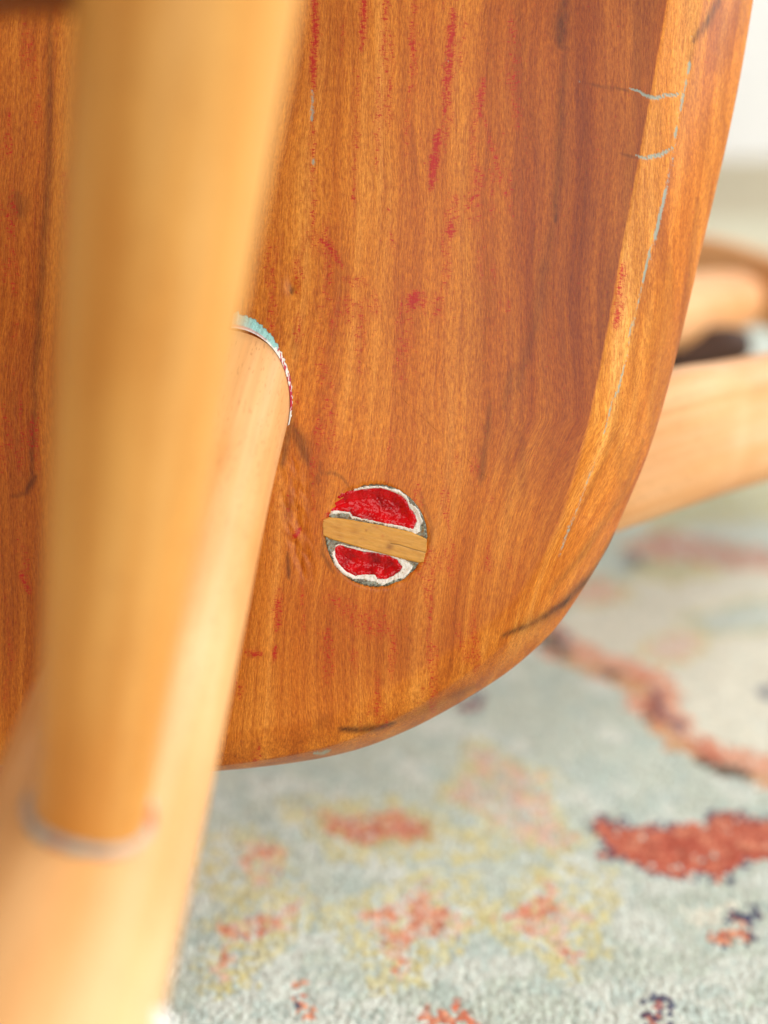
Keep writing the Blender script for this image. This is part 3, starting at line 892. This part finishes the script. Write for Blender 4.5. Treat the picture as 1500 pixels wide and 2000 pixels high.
tenon = grid_patch('tenon', ten_mask, ten_h, ten_c, M_RESIDUE, 0.10, 10.8, chair)
tenon['label'] = 'round through tenon with grey rim and chipped white paint'

def red_mask(P, sd):
    return lambda X, Y: poly_sd(P, X, Y) + 0.40 * wob(X, Y, 2.0, 20 + sd) + 0.22 * wob(X, Y, 6.0, 30 + sd) < 0
def red_h(P):
    def f(X, Y):
        s = poly_sd(P, X, Y)
        return ten_h(X, Y) * 0 - 0.06 + dish(X, Y) * 0.86 + 0.16 * sstep(0, 0.8, -s) + 0.34 * wob(X, Y, 0.7, 41) + 0.14 * wob(X, Y, 2.6, 43)
    return f
for P, sd in ((RED_UP, 0), (RED_LO, 3)):
    o = grid_patch('paint_pool', red_mask(P, sd), red_h(P), None, M_RED, 0.11, 10.8, tenon)
    o['label'] = 'glossy red paint in the hollow ' + ('above' if sd == 0 else 'below') + ' the wedge'

def build_wedge():
    P = np.array(WEDGE)
    c = P.mean(0)
    lo = [(0, -2.0), (0, 0.10), (0.06, 0.24), (0.16, 0.30)]
    ns = 260
    # resample the outline
    Q = np.vstack([P, P[:1]])
    s = np.concatenate([[0], np.cumsum(np.hypot(*np.diff(Q, axis=0).T))])
    t = np.linspace(0, s[-1], ns, endpoint=False)
    O = np.stack([np.interp(t, s, Q[:, 0]), np.interp(t, s, Q[:, 1])], 1)
    O += 0.10 * np.stack([fnoise(t * 0.8, t * 0, 3) - .5, fnoise(t * 0.8, t * 0 + 5, 4) - .5], 1)
    ang = 0.215
    axd = np.array([math.cos(ang), -math.sin(ang)]); nd = np.array([axd[1], -axd[0]])
    V, A = [], []
    rings = []
    mid = c + ((O - c) @ axd)[:, None] * axd * 0.98
    sh = [(0.0, -2.0), (0.0, 0.08), (0.03, 0.20), (0.08, 0.26)] + [(k, 0.28) for k in np.linspace(0.12, 1.0, 34)]
    for f, h in sh:
        rings.append(np.concatenate([O * (1 - f) + mid * f, np.full((ns, 1), h)], 1))
    V = np.concatenate(rings)
    X, Y = V[:, 0], V[:, 1]
    V[:, 2] += 0.06 * (fnoise(X * .5 + 30, Y * 1.2 + 30, 9) - .5)
    al, ac = (V[:, :2] - c) @ axd, (V[:, :2] - c) @ nd
    mul = np.ones((len(V), 3))
    def spot(x, y, r, rgb, a):
        zx, zy = zp([(x, y)])[0]
        w = (a * np.exp(-((X - zx) ** 2 + (Y - zy) ** 2) / r ** 2))[:, None]
        mul[:] = mul * (1 - w) + np.array(rgb) * w
    spot(790, 705, 0.7, (.45, .33, .22), .85); spot(540, 580, 1.0, (.75, .62, .45), .5); spot(620, 585, .3, (.5, .3, .3), .6); spot(700, 560, .35, (.8, .3, .3), .5); spot(740, 625, .3, (.8, .35, .3), .5); spot(420, 600, 1.5, (.9, .8, .6), .4)
    d, _ = line_sd(zp([(800, 682), (860, 690), (960, 722), (1050, 745)]), X, Y)
    mul *= (1 - 0.6 * np.exp(-(d / 0.10) ** 2))[:, None]
    V[:, 2] -= 0.05 * np.exp(-(d / 0.12) ** 2)
    V[:, :2] += TC; V[:, 2] += TN
    R = len(sh)
    idx = np.arange(R * ns).reshape(R, ns)
    F = np.stack([idx[:-1], idx[1:], np.roll(idx[1:], -1, 1), np.roll(idx[:-1], -1, 1)], -1).reshape(-1, 4)
    o = mesh_obj('wedge', V * MM, F, M_WEDGE, tenon, True, {'paint': np.concatenate([mul, np.ones((len(V), 1))], 1)})
    return o
build_wedge()['label'] = 'ochre wooden wedge driven across the tenon'

# ------------------------------------------------------------------ the back: a steam-bent bow and a spindle, beyond the seat
def q(px, py, d):
    """a point of the back, from its bearing off the camera's first standpoint and its distance in metres, in chair mm"""
    return ((px - 750) * d / 2.7778, (1000 - py) * d / 2.7778, FOCUS * 1000 - 1000 * d)
BOW = [(-2, -5, -20), (4, -3, -45), (34, 6, -66), q(1300, 862, 0.364), q(1400, 836, 0.388), q(1500, 813, 0.408), q(1650, 775, 0.445), q(1790, 735, 0.505),
       q(1800, 675, 0.585), q(1690, 640, 0.66), q(1580, 600, 0.70), q(1480, 562, 0.73), q(1390, 532, 0.75), q(1250, 515, 0.77), q(1000, 510, 0.79), q(560, 520, 0.80)]
BOW += [(-230 - a, b, c) for a, b, c in BOW[6::-1]]
def build_bow():
    C_ = catmull(BOW, 360)
    n = len(C_)
    m = 40
    th = np.linspace(0, 2 * np.pi, m, endpoint=False)
    se = lambda x, e: np.sign(x) * np.abs(x) ** e
    V, Gr = [], []
    L = 0
    for i in range(n):
        d = C_[min(i + 1, n - 1)] - C_[max(i - 1, 0)]
        d /= np.linalg.norm(d)
        up = np.array([0, 1.0, 0.25]); up -= d * (up @ d); up /= np.linalg.norm(up)
        sd = np.cross(d, up)
        if i: L += np.linalg.norm(C_[i] - C_[i - 1])
        k = sstep(20, 60, L)
        hw, tw = 10 + 8.0 * k, 9 + 1.5 * k
        A, B = se(np.cos(th), 0.72) * hw, se(np.sin(th), 0.72) * tw
        V.append(C_[i] + A[:, None] * up + B[:, None] * sd)
        Gr.append(np.stack([A, B, np.full(m, L)], 1))
    V, Gr = np.concatenate(V), np.concatenate(Gr) * MM
    idx = np.arange(n * m).reshape(n, m)
    F = [tuple(x) for x in np.stack([idx[:-1], np.roll(idx[:-1], -1, 1), np.roll(idx[1:], -1, 1), idx[1:]], -1).reshape(-1, 4)]
    F += [tuple(idx[0][::-1]), tuple(idx[-1])]
    return mesh_obj('back_bow', V * MM, F, M_BOW, chair, True, {'grain': Gr})
build_bow()
sp1 = np.array(q(1448, 588, 0.71))
spb = np.array((-32.0, 26.0, -20.0))
SPL = np.linalg.norm(sp1 - spb)
turned('spindle', spb, sp1, [(0, 7.0), (60, 10), (SPL * .7, 15.5), (SPL - 30, 15.5), (SPL, 12)], M_BOW, segs=48, n=60)
# dark bar added to stand for the shaded gap in the back
sl = turned('gap_shade_bar', q(1150, 745, 0.60), q(1462, 668, 0.60), [(0, 9), (40, 10), (60, 9), (np.linalg.norm(np.subtract(q(1462, 668, .6), q(1150, 745, .6))), 5)], M_DARK, segs=32, n=24)
sl['label'] = 'dark bar added for the shade between bow and spindle'
